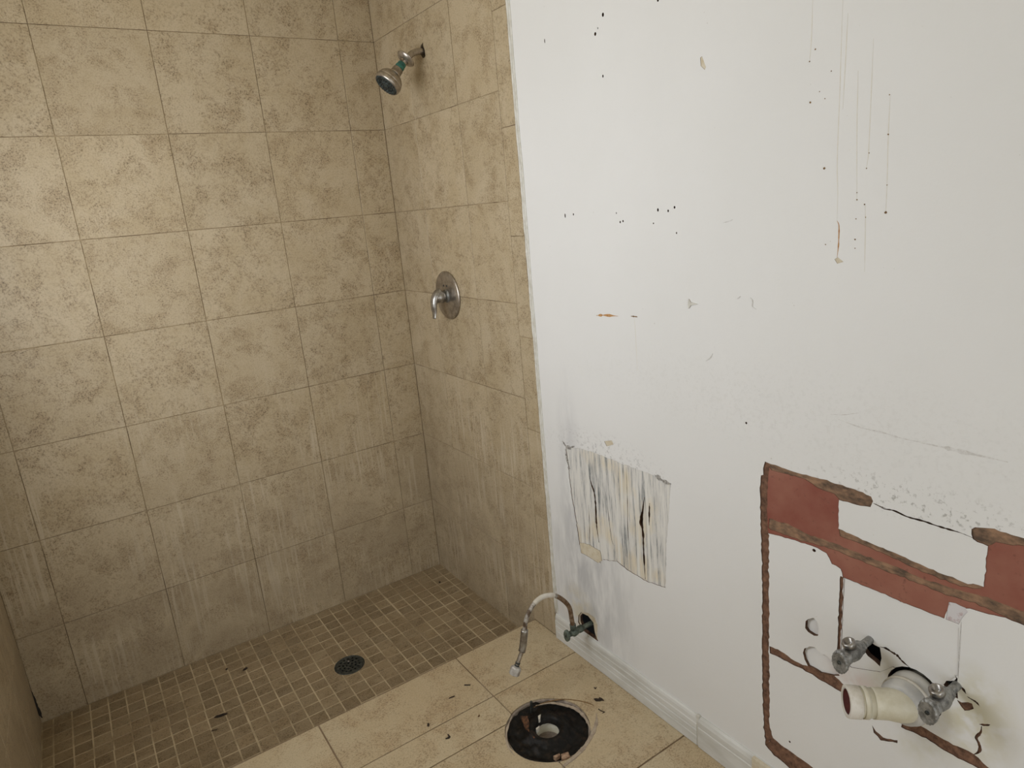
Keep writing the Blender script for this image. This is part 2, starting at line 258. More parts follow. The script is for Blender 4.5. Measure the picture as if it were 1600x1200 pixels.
def white_wall_mat():
    mt, nt, b = new_mat('white_wall_paint'); p, s = wpos(nt)
    c = mix(nt, ramp(nt, nz(nt, p, 2.2, 4, .6), .3, .7), (.80, .80, .80), (.77, .77, .765))
    # grey damp soiling round the bare plaster patch and above the floor trim
    nA = nz(nt, scaled(nt, p, (1, 2.2, .6)), 9, 3, .65); nB = nz(nt, p, 17, 3, .65); nC = nz(nt, p, 120, 2, .6)
    def blob(cy, cz, ry, rz, n, thr0, thr1, amt, col):
        nonlocal c
        mp = nt.nodes.new('ShaderNodeMapping'); mp.vector_type = 'TEXTURE'; mp.inputs['Location'].default_value = (0, cy, cz); mp.inputs['Scale'].default_value = (1, ry, rz)
        nt.links.new(p, mp.inputs['Vector'])
        ln = nt.nodes.new('ShaderNodeVectorMath'); ln.operation = 'LENGTH'; nt.links.new(mp.outputs[0], ln.inputs[0])
        c = mix(nt, mul(nt, mul(nt, ramp(nt, n, thr0, thr1), ramp(nt, ln.outputs['Value'], 1., .25, 0, 1)), amt), c, col)
    blob(-1.14, .30, .27, .40, nA, .36, .60, .62, (.44, .445, .46))
    blob(-1.09, .62, .08, .45, nA, .36, .62, .55, (.50, .50, .52))
    blob(-1.08, .17, .10, .12, nB, .35, .6, .6, (.62, .55, .38))
    blob(-1.26, .79, .32, .09, nC, .54, .70, .55, (.30, .29, .29))
    blob(-2.16, .94, .30, .05, nC, .56, .70, .6, (.25, .24, .22))
    blob(-2.28, .54, .085, .13, nB, .36, .55, .7, (.60, .56, .38))
    blob(-2.12, .52, .05, .09, nB, .36, .55, .5, (.60, .56, .40))
    blob(-2.19, .42, .08, .07, nB, .36, .6, .4, (.60, .58, .44))
    blob(-2.05, .485, .09, .045, nB, .36, .6, .5, (.62, .47, .42))
    blob(-1.9, 1.06, .9, .15, nC, .50, .68, .14, (.52, .51, .49))
    c = mix(nt, ramp(nt, nC, .76, .82, 0, .5), c, (.40, .36, .30))
    nt.links.new(c, b.inputs['Base Color']); b.inputs['Roughness'].default_value = .55; b.inputs['Specular IOR Level'].default_value = .3
    h = mix(nt, .4, nC, nz(nt, scaled(nt, p, (1, 20, 60)), 1, 2, .6))
    bump(nt, b, h, .28, .0015)
    return mt
M['white'] = white_wall_mat()

def plaster_mat():
    mt, nt, b = new_mat('bare_mouldy_plaster'); p, s = wpos(nt)
    c = mix(nt, ramp(nt, nz(nt, p, 7, 2, .5), .50, .62), (.74, .725, .69), (.72, .65, .52))
    st = nz(nt, scaled(nt, p, (1, 70, 5)), 1., 5, .72)
    c = mix(nt, ramp(nt, st, .44, .58, 0, .7), c, (.44, .44, .445))
    c = mix(nt, ramp(nt, st, .55, .66, 0, .95), c, (.10, .12, .125))
    c = mix(nt, ramp(nt, nz(nt, scaled(nt, p, (1, 45, 2)), 1., 2, .5), .55, .63, 0, .85), c, (.76, .75, .71))
    nt.links.new(c, b.inputs['Base Color']); b.inputs['Roughness'].default_value = .9
    bump(nt, b, st, .4, .002); return mt
M['plaster'] = plaster_mat()

# ------------------------------------------------------------------ mesh helpers
def link(o, parent=None):
    COL.objects.link(o)
    if parent: o.parent = parent; o.matrix_parent_inverse = Matrix.Identity(4) if parent.type == 'EMPTY' and parent.location.length == 0 else parent.matrix_basis.inverted()
    return o
def obj(name, me, mat, parent=None, smooth=False, loc=None):
    if isinstance(me, bmesh.types.BMesh):
        bm = me; me = bpy.data.meshes.new(name); bm.normal_update(); bm.to_mesh(me); bm.free()
    if mat and not me.materials: me.materials.append(M[mat])
    if smooth:
        for p in me.polygons: p.use_smooth = True
    o = bpy.data.objects.new(name, me)
    if loc: o.location = loc
    return link(o, parent)
def tag(o, label=None, cat=None, group=None, kind=None):
    for k, v in (('label', label), ('category', cat), ('group', group), ('kind', kind)):
        if v: o[k] = v
    return o
def thing(name, loc, label, cat, group=None):
    o = bpy.data.objects.new(name, None); o.empty_display_size = .05; o.location = loc; COL.objects.link(o)
    return tag(o, label, cat, group)
def bev_box(x0, x1, y0, y1, z0, z1, bev=0., bm=None):
    b2 = bmesh.new(); bmesh.ops.create_cube(b2, size=1)
    for v in b2.verts: v.co = Vector(((x0 + x1) / 2 + v.co.x * (x1 - x0), (y0 + y1) / 2 + v.co.y * (y1 - y0), (z0 + z1) / 2 + v.co.z * (z1 - z0)))
    if bev: bmesh.ops.bevel(b2, geom=b2.edges[:] , offset=bev, segments=1, affect='EDGES')
    if bm is None: return b2
    me = bpy.data.meshes.new('t'); b2.to_mesh(me); b2.free(); bm.from_mesh(me); bpy.data.meshes.remove(me); return bm
BOX = {}
def shared_box(sx, sy, sz, bev, mat):
    k = (round(sx, 4), round(sy, 4), round(sz, 4), bev, mat)
    if k not in BOX:
        bm = bev_box(-sx / 2, sx / 2, -sy / 2, sy / 2, -sz / 2, sz / 2, bev); me = bpy.data.meshes.new('tile'); bm.normal_update(); bm.to_mesh(me); bm.free()
        me.materials.append(M[mat]); BOX[k] = me
    return BOX[k]
def inside(p, poly):
    x, y = p; c = False; n = len(poly); j = n - 1
    for i in range(n):
        xi, yi = poly[i]; xj, yj = poly[j]
        if (yi > y) != (yj > y) and x < (xj - xi) * (y - yi) / (yj - yi) + xi: c = not c
        j = i
    return c
def cdt(polys):
    vs, es = [], []
    for pl in polys:
        s = len(vs); n = len(pl); vs += [Vector(p) for p in pl]; es += [(s + i, s + (i + 1) % n) for i in range(n)]
    r = delaunay_2d_cdt(vs, es, [], 0, 1e-5)
    return [tuple(v) for v in r[0]], [tuple(f) for f in r[2]]
def circle(cx, cy, r, n=40, jit=0.):
    return [(cx + r * (1 + random.uniform(-jit, jit)) * math.cos(2 * math.pi * i / n), cy + r * (1 + random.uniform(-jit, jit)) * math.sin(2 * math.pi * i / n)) for i in range(n)]
def sheet(outer, holes, d0, d1, to3):
    """a flat plate with holes, from depth d0 (front) to d1 (back); to3(u, v, d) places it"""
    vs, fs = cdt([outer] + holes)
    keep = [f for f in fs if inside((sum(vs[i][0] for i in f) / len(f), sum(vs[i][1] for i in f) / len(f)), outer) and not any(inside((sum(vs[i][0] for i in f) / len(f), sum(vs[i][1] for i in f) / len(f)), h) for h in holes)]
    bm = bmesh.new(); A = {}; B = {}
    for f in keep:
        for i in f:
            if i not in A: A[i] = bm.verts.new(to3(*vs[i], d0)); B[i] = bm.verts.new(to3(*vs[i], d1))
    cnt = {}
    for f in keep:
        bm.faces.new([A[i] for i in f]); bm.faces.new([B[i] for i in reversed(f)])
        for k in range(len(f)):
            e = (f[k], f[(k + 1) % len(f)]); key = tuple(sorted(e)); cnt.setdefault(key, []).append(e)
    for k, l in cnt.items():
        if len(l) == 1: a, b_ = l[0]; bm.faces.new([A[b_], A[a], B[a], B[b_]])
    bmesh.ops.recalc_face_normals(bm, faces=bm.faces[:]); return bm
def catmull(pts, n=8):
    out = []
    P = [Vector(p) for p in pts]; P = [2 * P[0] - P[1]] + P + [2 * P[-1] - P[-2]]
    for i in range(1, len(P) - 2):
        a, b_, c, d = P[i - 1:i + 3]
        for k in range(n):
            t = k / n
            out.append(.5 * ((2 * b_) + (c - a) * t + (2 * a - 5 * b_ + 4 * c - d) * t * t + (3 * b_ - a - 3 * c + d) * t ** 3))
    out.append(P[-2]); return out
def tube(pts, r, seg=14, cap=True, bm=None, rfun=None):
    bm = bm or bmesh.new(); rings = []; t0 = None; nrm = None
    for i, p in enumerate(pts):
        t = (pts[min(i + 1, len(pts) - 1)] - pts[max(i - 1, 0)]).normalized()
        if nrm is None: nrm = t.orthogonal().normalized()
        else: nrm = (nrm - t * nrm.dot(t)).normalized()
        bn = t.cross(nrm); rr = rfun(i / (len(pts) - 1)) if rfun else r
        rings.append([bm.verts.new(p + (nrm * math.cos(2 * math.pi * k / seg) + bn * math.sin(2 * math.pi * k / seg)) * rr) for k in range(seg)])
    for a, b_ in zip(rings, rings[1:]):
        for k in range(seg): bm.faces.new((a[k], a[(k + 1) % seg], b_[(k + 1) % seg], b_[k]))
    if cap: bm.faces.new(rings[0][::-1]); bm.faces.new(rings[-1])
    return bm
def lathe(prof, origin, axis, seg=32, bm=None, rmod=None, close=False):
    """prof: (radius, height along axis)"""
    bm = bm or bmesh.new(); ax = Vector(axis).normalized(); u = ax.orthogonal().normalized(); v = ax.cross(u); o = Vector(origin); rings = []
    for r, h in prof:
        if r < 1e-6: rings.append([bm.verts.new(o + ax * h)])
        else: rings.append([bm.verts.new(o + ax * h + (u * math.cos(2 * math.pi * k / seg) + v * math.sin(2 * math.pi * k / seg)) * r * (rmod(k) if rmod else 1)) for k in range(seg)])
    pairs = list(zip(rings, rings[1:])) + ([(rings[-1], rings[0])] if close else [])
    for a, b_ in pairs:
        for k in range(seg):
            k2 = (k + 1) % seg
            if len(a) == 1 and len(b_) == 1: continue
            if len(a) == 1: bm.faces.new((a[0], b_[k2], b_[k]))
            elif len(b_) == 1: bm.faces.new((a[k], a[k2], b_[0]))
            else: bm.faces.new((a[k], a[k2], b_[k2], b_[k]))
    bmesh.ops.recalc_face_normals(bm, faces=bm.faces[:])
    return bm
def ribbon(line, wd, taper=True, jit=.15, n=5):
    """closed outline of a line of width wd"""
    pts = catmull([(a, b_, 0) for a, b_ in line], n); L, Rr = [], []
    for i, p in enumerate(pts):
        t = (pts[min(i + 1, len(pts) - 1)] - pts[max(i - 1, 0)]).normalized(); nn = Vector((-t.y, t.x, 0)); k = i / (len(pts) - 1)
        hw = wd / 2 * (1 + random.uniform(-jit, jit)) * (max(.25, min(1, 4 * k, 4 * (1 - k))) if taper else 1)
        L.append(((p + nn * hw).x, (p + nn * hw).y)); Rr.append(((p - nn * hw).x, (p - nn * hw).y))
    return L + Rr[::-1]
def rag(poly, amp, step):
    out = []; n = len(poly)
    for i in range(n):
        a = Vector(poly[i]); b_ = Vector(poly[(i + 1) % n]); k = max(1, int((b_ - a).length / step))
        nn = Vector((-(b_ - a).y, (b_ - a).x)).normalized() if (b_ - a).length > 1e-6 else Vector((0, 0))
        for j in range(k):
            p = a.lerp(b_, j / k); q = p + nn * (amp * (noise.noise(Vector((p.x * 90, p.y * 90, 3))) + .5 * noise.noise(Vector((p.x * 260, p.y * 260, 9)))))
            if p.x < -2.6: q = p
            out.append((q.x, q.y))
    return out

XL, ZC, YF = -1.632, 2.5, -3.65          # left wall, ceiling, front wall
PAN, CURB, EDGE, XW = -.1034, -.7995, -.9394, .004

# ------------------------------------------------------------------ back wall
wb = obj('wall_back', bev_box(XL - .12, .12, .0022, .14, -.16, ZC), 'grout_wall')
tag(wb, 'tan tiled rear wall of the shower', None, None, 'structure')
rows = [2.5, 2.222, 1.892, 1.562, 1.232, .902, .572, .242, PAN]
G = .0019
xs = [0, -.1469]
while xs[-1] > XL + .02: xs.append(max(XL, xs[-1] - .335))
for r in range(len(rows) - 1):
    for c in range(len(xs) - 1):
        x1, x0, z1, z0 = xs[c] - G / 2, xs[c + 1] + G / 2, rows[r] - G / 2, rows[r + 1] + G / 2
        obj('wall_tile', shared_box(x1 - x0, .008, z1 - z0, .0009, 'wall_tile'), None, wb, loc=((x0 + x1) / 2, .004 + random.uniform(-.0006, .0004), (z0 + z1) / 2))
# dark gap where the corner sealant has come away
cl = obj('corner_gap', sheet(ribbon(POLY['crackL'], .012, True, .2), [], -.0012, .0, lambda u, v, d: (u, d, v)), 'cavity', wb)

# ------------------------------------------------------------------ left wall with a window behind the camera's left shoulder
wl = obj('wall_left', sheet([(YF, -.16), (.14, -.16), (.14, ZC), (YF, ZC)], [[(-1.43, 1.11), (-.53, 1.11), (-.53, 2.05), (-1.43, 2.05)]], 0, .12, lambda u, v, d: (XL - .0022 - d, u, v)), 'white')
tag(wl, 'side wall left of the shower', None, None, 'structure')
ys = [0, -.30, -.635, EDGE]
for r in range(len(rows) - 1):
    for c in range(len(ys) - 1):
        y1, y0, z1, z0 = ys[c] - G / 2, ys[c + 1] + G / 2, rows[r] - G / 2, rows[r + 1] + G / 2
        if c == 2: z0 = max(z0, .001) if z0 < 0 else z0
        cy, cz = (y0 + y1) / 2, (z0 + z1) / 2
        if y0 < -.53 and z1 > 1.11 and z0 < 2.05:      # cut round the window opening
            bm = sheet([(y0 - cy, z0 - cz), (y1 - cy, z0 - cz), (y1 - cy, z1 - cz), (y0 - cy, z1 - cz)], [[(a - cy, b_ - cz) for a, b_ in ((-1.43, 1.11), (-.53, 1.11), (-.53, 2.05), (-1.43, 2.05))]], 0, .008, lambda u, v, d: (d - .004, u, v))
            if bm.faces: obj('wall_tile', bm, 'wall_tile', wl, loc=(XL - .004, cy, cz))
            else: bm.free()
            continue
        obj('wall_tile', shared_box(.008, y1 - y0, z1 - z0, .0009, 'wall_tile'), None, wl, loc=(XL - .004, cy, cz))
fr = bmesh.new()
for a in ((-1.43, -1.38, 1.11, 2.05), (-.58, -.53, 1.11, 2.05), (-1.38, -.58, 1.11, 1.16), (-1.38, -.58, 2.00, 2.05), (-1.00, -.96, 1.16, 2.00)):
    bev_box(XL - .10, XL - .05, a[0], a[1], a[2], a[3], .004, fr)
tag(obj('window_1', fr, 'frame'), 'white window frame in the side wall', None, None, 'structure')
wf = obj('wall_front', sheet([(XL - .12, -.16), (.12, -.16), (.12, ZC), (XL - .12, ZC)], [[(-1.28, 0), (-.42, 0), (-.42, 2.05), (-1.28, 2.05)]], 0, .1, lambda u, v, d: (u, YF - d, v)), 'white')
tag(wf, 'white wall with a doorway behind the camera', None, None, 'structure')
ce = obj('ceiling', bev_box(XL - .12, .12, YF - .1, .14, ZC, ZC + .08), 'ceiling'); tag(ce, 'plain cream ceiling', None, None, 'structure')

# ------------------------------------------------------------------ right wall: tiled part, then painted wallboard
regions = [('red', POLY['red'], .0014, 'red', 'red_paint_patch', .0022)]
for k in ('b_mid', 'b_edge', 'b_top', 'b_topr', 'b_left', 'b_bottom', 'b_cross_a', 'b_cross_b', 'b_vert', 'b_arc', 'b_cell'):
    regions.append((k, POLY[k], .0026, 'brownlt' if k in ('b_mid', 'b_edge', 'b_top', 'b_topr') else 'brown', 'torn_paper_strip', .0032))
regions.insert(0, ('recess', POLY['recess'], .0016, 'white', None, .0006))
regions += [('scrape', POLY['scrape'], .0008, 'scrape', 'scraped_paint_patch', .0015), ('damp', POLY['damp'], .0022, 'plaster', 'bare_plaster_patch', .003), ('tan1', POLY['tan1'], .001, 'tan', 'ochre_patch', .002), ('tan2', POLY['tan2'], .001, 'tan', 'ochre_patch', .001),
            ('tan3', POLY['tan3'], .0008, 'tan', 'ochre_patch', .0), ('chip1', POLY['chip1'], .0008, 'tan', 'ochre_patch', .0),
            ('chip_toilet', [(a, max(b_, .1035)) for a, b_ in POLY['chip_toilet']], .004, 'tan', 'broken_plaster_rim', .001),
            ('flap', POLY['flap'], .008, 'white', None, .0008), ('round', POLY['round'], .009, 'white', None, .0006)]
for k, wd in (('cr_rust', .0055), ('cr_rust2', .004), ('cr_flap', .002), ('seam', .0022)):
    regions.append((k, ribbon(POLY[k], wd), .0028 if k != 'seam' else .0005, 'brown' if k != 'seam' else 'scuff', 'paint_crack', 0))
holes = [('h_hot', POLY['h_hot']), ('h_cold', POLY['h_cold']), ('h_toilet', [(a, max(b_, .1035)) for a, b_ in POLY['h_toilet']]),
         ('pvc', [(-2.1755 + .054 * math.cos(t * .2618), .5275 + .056 * math.sin(t * .2618)) for t in range(24)])]
for k, wd in (('cr_hot', .005), ('cr_cold', .004), ('cr_cold2', .003), ('cr_top', .003), ('cr_top0', .002), ('dc1', .0075), ('dc2', .0075), ('dc3', .005), ('dc4', .006), ('dc5', .0022), ('dc6', .002), ('dc7', .0022)):
    holes.append((k, ribbon(POLY[k], wd, True, .45)))
for (y, z, a, b_) in POLY['nails']:
    holes.append(('nail', [(y + a * math.cos(t * .785), z + b_ * math.sin(t * .785)) for t in range(8)]))
for h in holes: regions.append((h[0], h[1], None, None, None, .0008 if h[0].startswith('h_') else 0))
regions = [(k, rag(p, am, .008) if am else p, d, mt, nm) for k, p, d, mt, nm, am in regions]
dom = [(YF, 0), (EDGE, 0), (EDGE, ZC), (YF, ZC)]
vs, fs = cdt([dom] + [r[1] for r in regions])
boxes = [(min(p[0] for p in r[1]), max(p[0] for p in r[1]), min(p[1] for p in r[1]), max(p[1] for p in r[1])) for r in regions]
cls = []
for f in fs:
    c = (sum(vs[i][0] for i in f) / 3, sum(vs[i][1] for i in f) / 3); k = -1
    for ri in range(len(regions) - 1, -1, -1):
        bx = boxes[ri]
        if bx[0] <= c[0] <= bx[1] and bx[2] <= c[1] <= bx[3] and inside(c, regions[ri][1]): k = ri; break
    cls.append(k)
def depth(k): return 0. if k == -1 else (.014 if regions[k][2] is None else regions[k][2])
groups = {}
for f, k in zip(fs, cls):
    if k >= 0 and regions[k][2] is None: continue
    key = k if (k >= 0 and regions[k][4]) else -1
    groups.setdefault(key, []).append((f, k))
wr_bm = bmesh.new(); VM = {}
def wv(bm, store, i, d):
    key = (i, round(d, 5))
    if key not in store: store[key] = bm.verts.new((XW + d, vs[i][0], vs[i][1]))
    return store[key]
for f, k in groups[-1]:
    fc = wr_bm.faces.new([wv(wr_bm, VM, i, depth(k)) for i in reversed(f)])
emap = {}
for f, k in zip(fs, cls):
    for a in range(3): emap.setdefault(tuple(sorted((f[a], f[(a + 1) % 3]))), []).append(k)
for (a, b_), l in emap.items():
    if len(l) == 2 and abs(depth(l[0]) - depth(l[1])) > 1e-6:
        d0, d1 = sorted((depth(l[0]), depth(l[1])))
        try:
            fc = wr_bm.faces.new([wv(wr_bm, VM, a, d0), wv(wr_bm, VM, b_, d0), wv(wr_bm, VM, b_, d1), wv(wr_bm, VM, a, d1)]); fc.material_index = 1
        except ValueError: pass
def cav(x, y0, y1, z0, z1):      # closed cavity behind the board
    q = [wr_bm.verts.new(p) for p in ((x, y0, z0), (x, y1, z0), (x, y1, z1), (x, y0, z1))]; fc = wr_bm.faces.new(q); fc.material_index = 2
cav(.11, YF, .14, -.16, ZC)
me = bpy.data.meshes.new('wall_right'); wr_bm.to_mesh(me); wr_bm.free()
for k in ('white', 'core', 'cavity'): me.materials.append(M[k])
wr = obj('wall_right', me, None); tag(wr, 'stained white painted wall with tiled end', None, None, 'structure')
for key, l in groups.items():
    if key == -1: continue
    bm = bmesh.new(); st = {}
    for f, k in l: bm.faces.new([wv(bm, st, i, depth(k)) for i in reversed(f)])
    obj(regions[key][4], bm, regions[key][3], wr)
def wall3(u, v, d): return (XW + d, u, v)
for k in ('drip_main', 'drip2', 'drip3', 'drip4', 'drip5', 'drip6', 'drip7', 'drip8'):
    obj('rust_run', sheet(ribbon(POLY[k], .0012, True, .3), [], -.0003, .0002, wall3), 'rustpale', wr)
obj('rust_run', sheet(ribbon(POLY['drip_end'], .0022, True, .4), [], -.0004, .0002, wall3), 'rust', wr)
obj('rust_scratch', sheet(ribbon(POLY['scr1'], .005, True, .7), [], -.0004, .0002, wall3), 'rust', wr)
obj('rust_scratch', sheet(ribbon(POLY['scr2'], .004, True, .7), [], -.0004, .0002, wall3), 'spot', wr)
for k, wd in (('curl1', .0022), ('curl2', .002), ('curl3', .0022), ('curl4', .0016)):
    obj('paint_curl', sheet(ribbon(POLY[k], wd), [], -.0012, .0002, wall3), 'scuff', wr)
obj('paint_curl', sheet(POLY['flapx'], [], -.003, .0002, wall3), 'caulk', wr)
for k, wd in (('scuff1', .003), ('scuff2', .006), ('scuff3', .002)):
    obj('scuff_mark', sheet(ribbon(POLY[k], wd, True, .6), [], -.0002, .0002, wall3), 'scuff', wr)
for k, wd in (('mould1', .009), ('mould2', .010), ('mould3', .006)):
    obj('mould_edge', sheet(ribbon(POLY[k], wd, True, .6), [], -.0006, .0022, wall3), 'mould', wr)
for i, (y, z) in enumerate(POLY['spots']):
    r = (.0019 if i in (0, 1, 7) else .0012) * random.uniform(.75, 1.2)
    obj('rust_spot', sheet(circle(y, z, r, 8, .2), [], -.0006, .0002, wall3), 'spot', wr)
# tiled end of the right wall
armhole = rag([(-.3976 - .014, 2.131), (-.411, 2.118), (-.418, 2.103), (-.419, 2.083), (-.408, 2.079), (-.395, 2.083), (-.386, 2.095), (-.384, 2.112), (-.392, 2.124)], .002, .006)
gb = obj('grout_bed', sheet([(EDGE, -.16), (.14, -.16), (.14, ZC), (EDGE, ZC)], [armhole], .0022, .02, lambda u, v, d: (d, u, v)), 'grout_wall', wr)
yc = [0, -.2779, -.6096, -.8628]
def right_tile(y1, y0, z1, z0):
    y1 -= G / 2; y0 += G / 2; z1 -= G / 2; z0 += G / 2
    cy, cz = (y0 + y1) / 2, (z0 + z1) / 2
    if y0 < -.42 + .05 and y1 > -.39 and z0 < 2.13 and z1 > 2.08:
        bm = sheet([(y0 - cy, z0 - cz), (y1 - cy, z0 - cz), (y1 - cy, z1 - cz), (y0 - cy, z1 - cz)], [[(a - cy, b_ - cz) for a, b_ in armhole]], -.004, .004, lambda u, v, d: (d, u, v))
        obj('wall_tile', bm, 'wall_tile', wr, loc=(.004, cy, cz)); return
    obj('wall_tile', shared_box(.008, y1 - y0, z1 - z0, .0009, 'wall_tile'), None, wr, loc=(.004 + random.uniform(-.0005, .0004), cy, cz))
for r in range(len(rows) - 1):
    for c in range(3):
        z0 = rows[r + 1]
        if r == 7 and c == 2:        # stepped over the floor edge
            right_tile(yc[c], CURB, rows[r], z0); right_tile(CURB + G * .8, yc[c + 1], rows[r], .001); continue
        right_tile(yc[c], yc[c + 1], rows[r], z0)
zz = [ZC, 2.113, 1.783, 1.452, 1.1215, .7936, .4678, .138, .001]
for a, b_ in zip(zz, zz[1:]): right_tile(-.8628, EDGE, a, b_)
# white sealant bead down the edge of the tiles
bead = bmesh.new(); pts = []
for i in range(90):
    z = .1 + (ZC - .1) * i / 89; pts.append(Vector((.0035, EDGE - .004 - .0018 * noise.noise(Vector((0, 3, z * 7))), z)))
tube(pts, .0046, 8, True, bead, lambda t: .0050 + .0016 * noise.noise(Vector((t * 60, 1, 5))))
obj('sealant_bead', bead, 'caulk', wr, True)
obj('sealant_skim', sheet([(EDGE - .004, .1)] + [(EDGE - .017 - .004 * noise.noise(Vector((z * .3, 7, 2))) , .1 + z * .048) for z in range(51)] + [(EDGE - .004, ZC)], [], -.0014, .001, wall3), 'caulk', wr)

# ------------------------------------------------------------------ floor and shower pan
FC = (-.300, -1.281); FR = .132
fl = obj('floor', sheet([(XL - .12, YF - .1), (.004, YF - .1), (.004, CURB + .002), (XL - .12, CURB + .002)], [circle(*FC, FR + .004, 48)], -.003, -.16, lambda u, v, d: (u, v, d)), 'grout_floor')
tag(fl, 'tan tiled bathroom floor with raised shower edge', None, None, 'structure')
hole = [(FC[0] + (FR + .006 * noise.noise(Vector((math.cos(i * .105) * 2, math.sin(i * .105) * 2, 0)))) * math.cos(i * .1047), FC[1] + (FR + .006 * noise.noise(Vector((math.cos(i * .105) * 2, math.sin(i * .105) * 2, 0)))) * math.sin(i * .1047)) for i in range(60)]
def floor_tile(x0, x1, y0, y1, g=.0045):
    x0 += g / 2; x1 -= g / 2; y0 += g / 2; y1 -= g / 2; cx, cy = (x0 + x1) / 2, (y0 + y1) / 2
    if x0 < FC[0] + FR and x1 > FC[0] - FR and y0 < FC[1] + FR and y1 > FC[1] - FR:
        bm = sheet([(x0 - cx, y0 - cy), (x1 - cx, y0 - cy), (x1 - cx, y1 - cy), (x0 - cx, y1 - cy)], [[(a - cx, b_ - cy) for a, b_ in hole]], .005, -.005, lambda u, v, d: (u, v, d))
        obj('floor_tile', bm, 'floor_tile', fl, loc=(cx, cy, -.005)); return
    obj('floor_tile', shared_box(x1 - x0, y1 - y0, .010, .0012, 'floor_tile'), None, fl, loc=(cx, cy, -.005 + random.uniform(-.0004, .0003)))
A1, A2, A3 = -1.0555, -1.187, -1.5615
for x0, x1 in ((-.352, .003), (-.8585, -.352), (-1.365, -.8585), (XL, -1.365)): floor_tile(x0, x1, A1, CURB - .002)
floor_tile(-.352, .003, A3, A1)
for x0, x1 in ((-.8585, -.352), (-1.365, -.8585), (XL, -1.365)): floor_tile(x0, x1, A2, A1); floor_tile(x0, x1, A2 - .505, A2); floor_tile(x0, x1, A2 - 1.01, A2 - .505); floor_tile(x0, x1, A2 - 1.515, A2 - 1.01); floor_tile(x0, x1, YF, A2 - 1.515)
floor_tile(-.352, .003, A3 - .505, A3); floor_tile(-.352, .003, A3 - 1.01, A3 - .505); floor_tile(-.352, .003, A3 - 1.515, A3 - 1.01); floor_tile(-.352, .003, YF, A3 - 1.515)
# riser between floor edge and pan
for x0, x1 in ((-.352, 0), (-.8585, -.352), (-1.365, -.8585), (XL, -1.365)):
    obj('riser_tile', shared_box(x1 - x0 - .003, .007, -PAN - .014, .0009, 'floor_tile'), None, fl, loc=((x0 + x1) / 2, CURB + .0025, (PAN - .012) / 2))

DR = (-.630, -.436); DRR = .057
fp = obj('floor_shower', sheet([(XL - .05, CURB), (.05, CURB), (.05, .05), (XL - .05, .05)], [circle(*DR, DRR - .006, 40)], PAN - .0007, PAN - .05, lambda u, v, d: (u, v, d)), 'grout_pan')
tag(fp, 'lower shower floor of small brown mosaic tiles', None, None, 'structure')
P0, PX, PY, GM = -.0406, .05766, .0562, .0042
gx = [0.0, P0]; gy = [0.0, -.049]
while gx[-1] > XL + .01: gx.append(max(XL, gx[-1] - PX))
while gy[-1] > CURB + .012: gy.append(max(CURB + .006, gy[-1] - PY))
Mc = cam.matrix_world.inverted()
cells = []
for i in range(len(gx) - 1):
    for j in range(len(gy) - 1):
        sx, sy = (i // 6), (j // 6); rs = random.Random(sx * 31 + sy * 7)
        ox, oy = rs.uniform(-.0016, .0016), rs.uniform(-.0016, .0016)
        x1, x0, y1, y0 = gx[i] - GM / 2 + ox, gx[i + 1] + GM / 2 + ox, gy[j] - GM / 2 + oy, gy[j + 1] + GM / 2 + oy
        x1 = min(x1, -.001); x0 = max(x0, XL + .001); y1 = min(y1, -.001)
        if x1 - x0 < .008 or y1 - y0 < .006: continue
        c = Mc @ Vector(((x0 + x1) / 2, (y0 + y1) / 2, PAN))
        scr = abs(c.x / c.z) < 36 / 2 / cam_d.lens and abs(c.y / c.z) < 27 / 2 / cam_d.lens
        cells.append(((x1 - x0) * (y1 - y0) / c.z ** 2 * (1 if scr else .01), x0, x1, y0, y1))
cells.sort(key=lambda t: -t[0])
rest = bmesh.new()
for n_, (s, x0, x1, y0, y1) in enumerate(cells):
    cx, cy = (x0 + x1) / 2, (y0 + y1) / 2; dz = random.uniform(-.0002, .0008)
    near = math.hypot(max(x0 - DR[0], 0, DR[0] - x1), max(y0 - DR[1], 0, DR[1] - y1)) < DRR + .003
    if near:
        if all(math.hypot(x - DR[0], y - DR[1]) < DRR + .003 for x in (x0, x1) for y in (y0, y1)): continue
        bm = sheet([(x0 - cx, y0 - cy), (x1 - cx, y0 - cy), (x1 - cx, y1 - cy), (x0 - cx, y1 - cy)], [circle(DR[0] - cx, DR[1] - cy, DRR + .003, 40)], .002, -.002, lambda u, v, d: (u, v, d))
        if not bm.faces: bm.free(); continue
        obj('mosaic_tile', bm, 'mosaic', fp, loc=(cx, cy, PAN - .002 + dz)); continue
    if n_ < 300:
        o = obj('mosaic_tile', shared_box(round(x1 - x0, 3), round(y1 - y0, 3), .004, .0008, 'mosaic'), None, fp, loc=(cx, cy, PAN - .002 + dz))
    else: bev_box(x0, x1, y0, y1, PAN - .004 + dz, PAN + dz, .0008, rest)
tag(obj('mosaic_tiles_beyond', rest, 'mosaic', fp), 'remaining small brown mosaic tiles', None, None, 'stuff')

